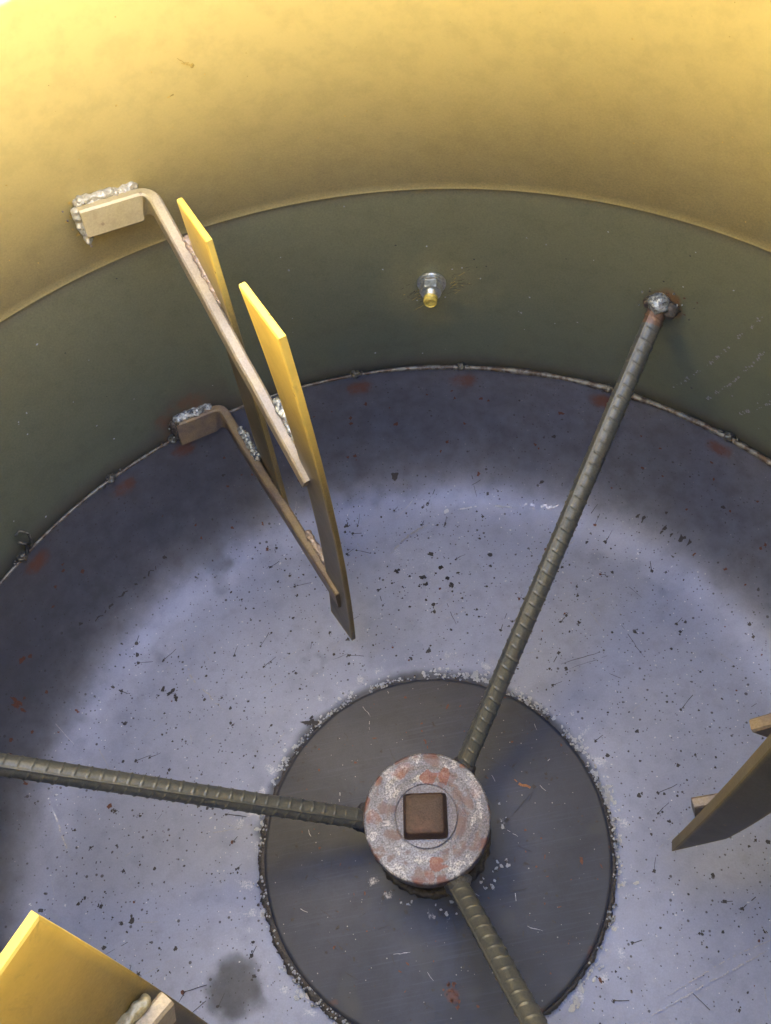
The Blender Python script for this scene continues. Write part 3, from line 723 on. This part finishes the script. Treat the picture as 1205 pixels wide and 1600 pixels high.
BW = Vector((.98, -.16, -.11))
def paddle(rot, A, B, F1, B1, E1, F2, B2, M2, E2, label=None, **kw):
    root = empty('mixing_paddle', drum, rotz((F2[0], F2[1], F2[2]), 0))
    if label: root['label'] = label
    def loc(o): o.location = -root.location; return o
    loc(blade(root, *A, bowdir=rotz(BW, rot), **kw))
    loc(blade(root, *B, bowdir=rotz(BW, rot), bow=.001, z_lo=.295, z_hi=.375))
    loc(bar(root, [F1, B1, E1], h=.017, mats=[M_PRIMER if rot == -120 else M_PRIMERY]))
    loc(bar(root, [F2, B2, M2, E2], h=.023, mats=[M_PRIMER]))
    return root, loc

# --- paddle in full view
A = ((-.0285, .1368, .39), (-.015, .1014, .39), (-.0434, .1641, .05), (-.0309, .1364, .05))
B = ((-.0615, .2475, .36), (-.0475, .2091, .36), (-.0761, .2691, .09), (-.0611, .2223, .09))
F1 = Vector((-.1170, .2690, .352)); B1 = Vector((-.0800, .2835, .3468)); E1 = Vector((-.0245, .1350, .2550))
F2 = Vector((-.1305, .2965, .1455)); B2 = Vector((-.0965, .3110, .1395)); M2 = Vector((-.0810, .2700, .1340)); E2 = Vector((-.0290, .1400, .1180))
V = Vector
p1, loc = paddle(0, A, B, F1, B1, E1, F2, B2, M2, E2)
p1['label'] = 'paddle with two thin upright blades on bent arms'
def out(p, d): v = V((p.x, p.y, 0)).normalized(); return p+v*d
loc(weld_strip(p1, out(F1, .004)+V((0, 0, .001)), out(B1, .004)+V((-.004, -.001, .001)), .0042, [M_WELDY, M_WELDP], 1))
loc(weld_strip(p1, out(F1, .002)+V((-.002, -.001, .001)), F1+V((-.003, .0, -.021)), .003, [M_WELDY, M_WELDP], 2))
loc(weld_strip(p1, out(F2, .0045)+V((0, 0, .001)), out(B2, .0045)+V((-.006, -.001, .001)), .0048, [M_WELD, M_SLAG], 3, extra=14))
loc(weld_strip(p1, F2+V((-.002, .001, .0)), F2+V((-.003, .0, -.021)), .0032, [M_SLAG, M_WELD], 4))
def along(P, Q, s): return V(P).lerp(V(Q), s)
side = V((.0045, .0015, 0))
loc(weld_strip(p1, along(B1, E1, .74)+side+V((0, 0, .0005)), along(B1, E1, .985)+side*.8+V((0, 0, .0005)), .0026, [M_WELD, M_WELDP], 5))
loc(weld_strip(p1, along(B1, E1, .18)+side, along(B1, E1, .42)+side, .0026, [M_WELDP, M_WELDY], 6))
loc(weld_strip(p1, along(M2, E2, .62)+side*.8, along(M2, E2, .97)+side*.8, .0026, [M_WELDP, M_SLAG], 7))
loc(weld_strip(p1, along(B2, M2, .6)+side*.8, along(M2, E2, .12)+side*.6, .0030, [M_WELD, M_SLAG], 8))

# --- paddle whose upper corner stands close to the camera, lower left
off = V((-.0135, -.0235, 0))
A3 = [rotz(p, 120)+off for p in A]; B3 = [rotz(p, 120)+off*.5 for p in B]
pt = [rotz(p, 120) for p in (F1, B1, E1, F2, B2, M2, E2)]
pt[2] = Vector((-.0960, -.0985, .2850)); pt[6] += off
p3, loc = paddle(120, A3, B3, *pt)
p3['label'] = 'paddle with a broad yellow blade standing close to the mouth'
s3 = rotz(side, 120)
loc(weld_strip(p3, along(pt[1], pt[2], .66)+s3+V((0, 0, .001)), along(pt[1], pt[2], .985)+s3+V((0, 0, .001)), .0028, [M_WELDY, M_WELDP], 15))
loc(weld_strip(p3, along(pt[5], pt[6], .62)+s3, along(pt[5], pt[6], .97)+s3, .0026, [M_WELDP, M_SLAG], 17))
loc(weld_strip(p3, out(pt[0], .004), out(pt[1], .004), .004, [M_WELDY, M_WELDP], 11))
loc(weld_strip(p3, out(pt[3], .0045), out(pt[4], .0045), .0045, [M_WELD, M_SLAG], 13))

# --- paddle entering from the right, leaning out
A2 = [V((.2230, -.0260, .39)), V((.1930, -.0135, .39)), V((.1680, -.0475, .10)), V((.1478, -.0404, .05))]
pt = [rotz(p, -115) for p in (F1, B1, E1, F2, B2, M2, E2)]
B2_ = [rotz(p, -120)+V((.02, 0, 0)) for p in B]
pt[2] = V((.1650, -.0232, .203)); pt[6] = V((.1520, -.0335, .108))
p2, loc = paddle(-120, A2, B2_, *pt, thick=.0075, bow=.011, z_lo=.26, z_hi=.50, ybase=0.0, ek=.9)
p2['label'] = 'paddle whose dark blade tip points in past the rust-brown arm ends'
s2 = rotz(side, -120)
loc(weld_strip(p2, along(pt[1], pt[2], .70)+s2, along(pt[1], pt[2], .93)+s2, .0035, [M_WELD, M_WELDP], 25))
loc(weld_strip(p2, along(pt[5], pt[6], .62)+s2, along(pt[5], pt[6], .93)+s2, .0026, [M_WELDP, M_SLAG], 27))
loc(weld_strip(p2, out(pt[0], .004), out(pt[1], .004), .004, [M_WELDY, M_WELDP], 21))
loc(weld_strip(p2, out(pt[3], .0045), out(pt[4], .0045), .0045, [M_WELD, M_SLAG], 23))

# ------------------------------------------------------------------ light
w = bpy.data.worlds.new('World'); sc.world = w; w.use_nodes = True
N = w.node_tree.nodes; L = w.node_tree.links; bg = N['Background']
sky = N.new('ShaderNodeTexSky'); sky.sky_type = 'NISHITA'; sky.sun_disc = False
LEAN_AZ, LEAN = math.radians(-62), math.radians(22)                 # the drum stands leaning away from the sun
TILT = Matrix.Rotation(-LEAN, 4, Vector((-math.sin(LEAN_AZ), math.cos(LEAN_AZ), 0)))
SAZ, SEL = math.radians(-62), math.radians(24.4)                    # towards the sun, in the drum's own frame
d = (TILT.to_3x3() @ Vector((math.cos(SAZ)*math.cos(SEL), math.sin(SAZ)*math.cos(SEL), math.sin(SEL)))).normalized()
SUN_EL = math.asin(d.z); SUN_AZ = math.atan2(d.y, d.x)
sky.sun_elevation = SUN_EL; sky.sun_rotation = PI/2-SUN_AZ
drum.matrix_world = TILT
sky.air_density = 1.0; sky.dust_density = 1.0; sky.ozone_density = 1.0
L.new(sky.outputs[0], bg.inputs['Color']); bg.inputs['Strength'].default_value = .15
sl = bpy.data.lights.new('sun', 'SUN'); sl.energy = 3.7; sl.angle = math.radians(.5); sl.color = (1, .96, .90)
so = bpy.data.objects.new('sun', sl); COL.objects.link(so)
so.rotation_euler = d.to_track_quat('Z', 'Y').to_euler(); so.location = d*3

# ------------------------------------------------------------------ camera (hand-held inside the mouth)
cd = bpy.data.cameras.new('camera'); co = bpy.data.objects.new('camera', cd); COL.objects.link(co)
cd.sensor_fit = 'VERTICAL'; cd.sensor_height = 24; cd.lens = 24*1300/1600; cd.clip_start = .01; cd.clip_end = 200
Rm = Matrix(((.9808860, .1945833, 0), (-.1611902, .8125531, -.5601563), (-.1089970, .5494495, .8283869)))
co.matrix_world = TILT @ Matrix.Translation((.0122265, -.1362355, .6119619)) @ Rm.to_4x4()
sc.camera = co
sc.view_settings.view_transform = 'Standard'; sc.view_settings.look = 'None'
sc.view_settings.gamma = 1; sc.view_settings.use_curve_mapping = False
sc.view_settings.exposure = 3.95
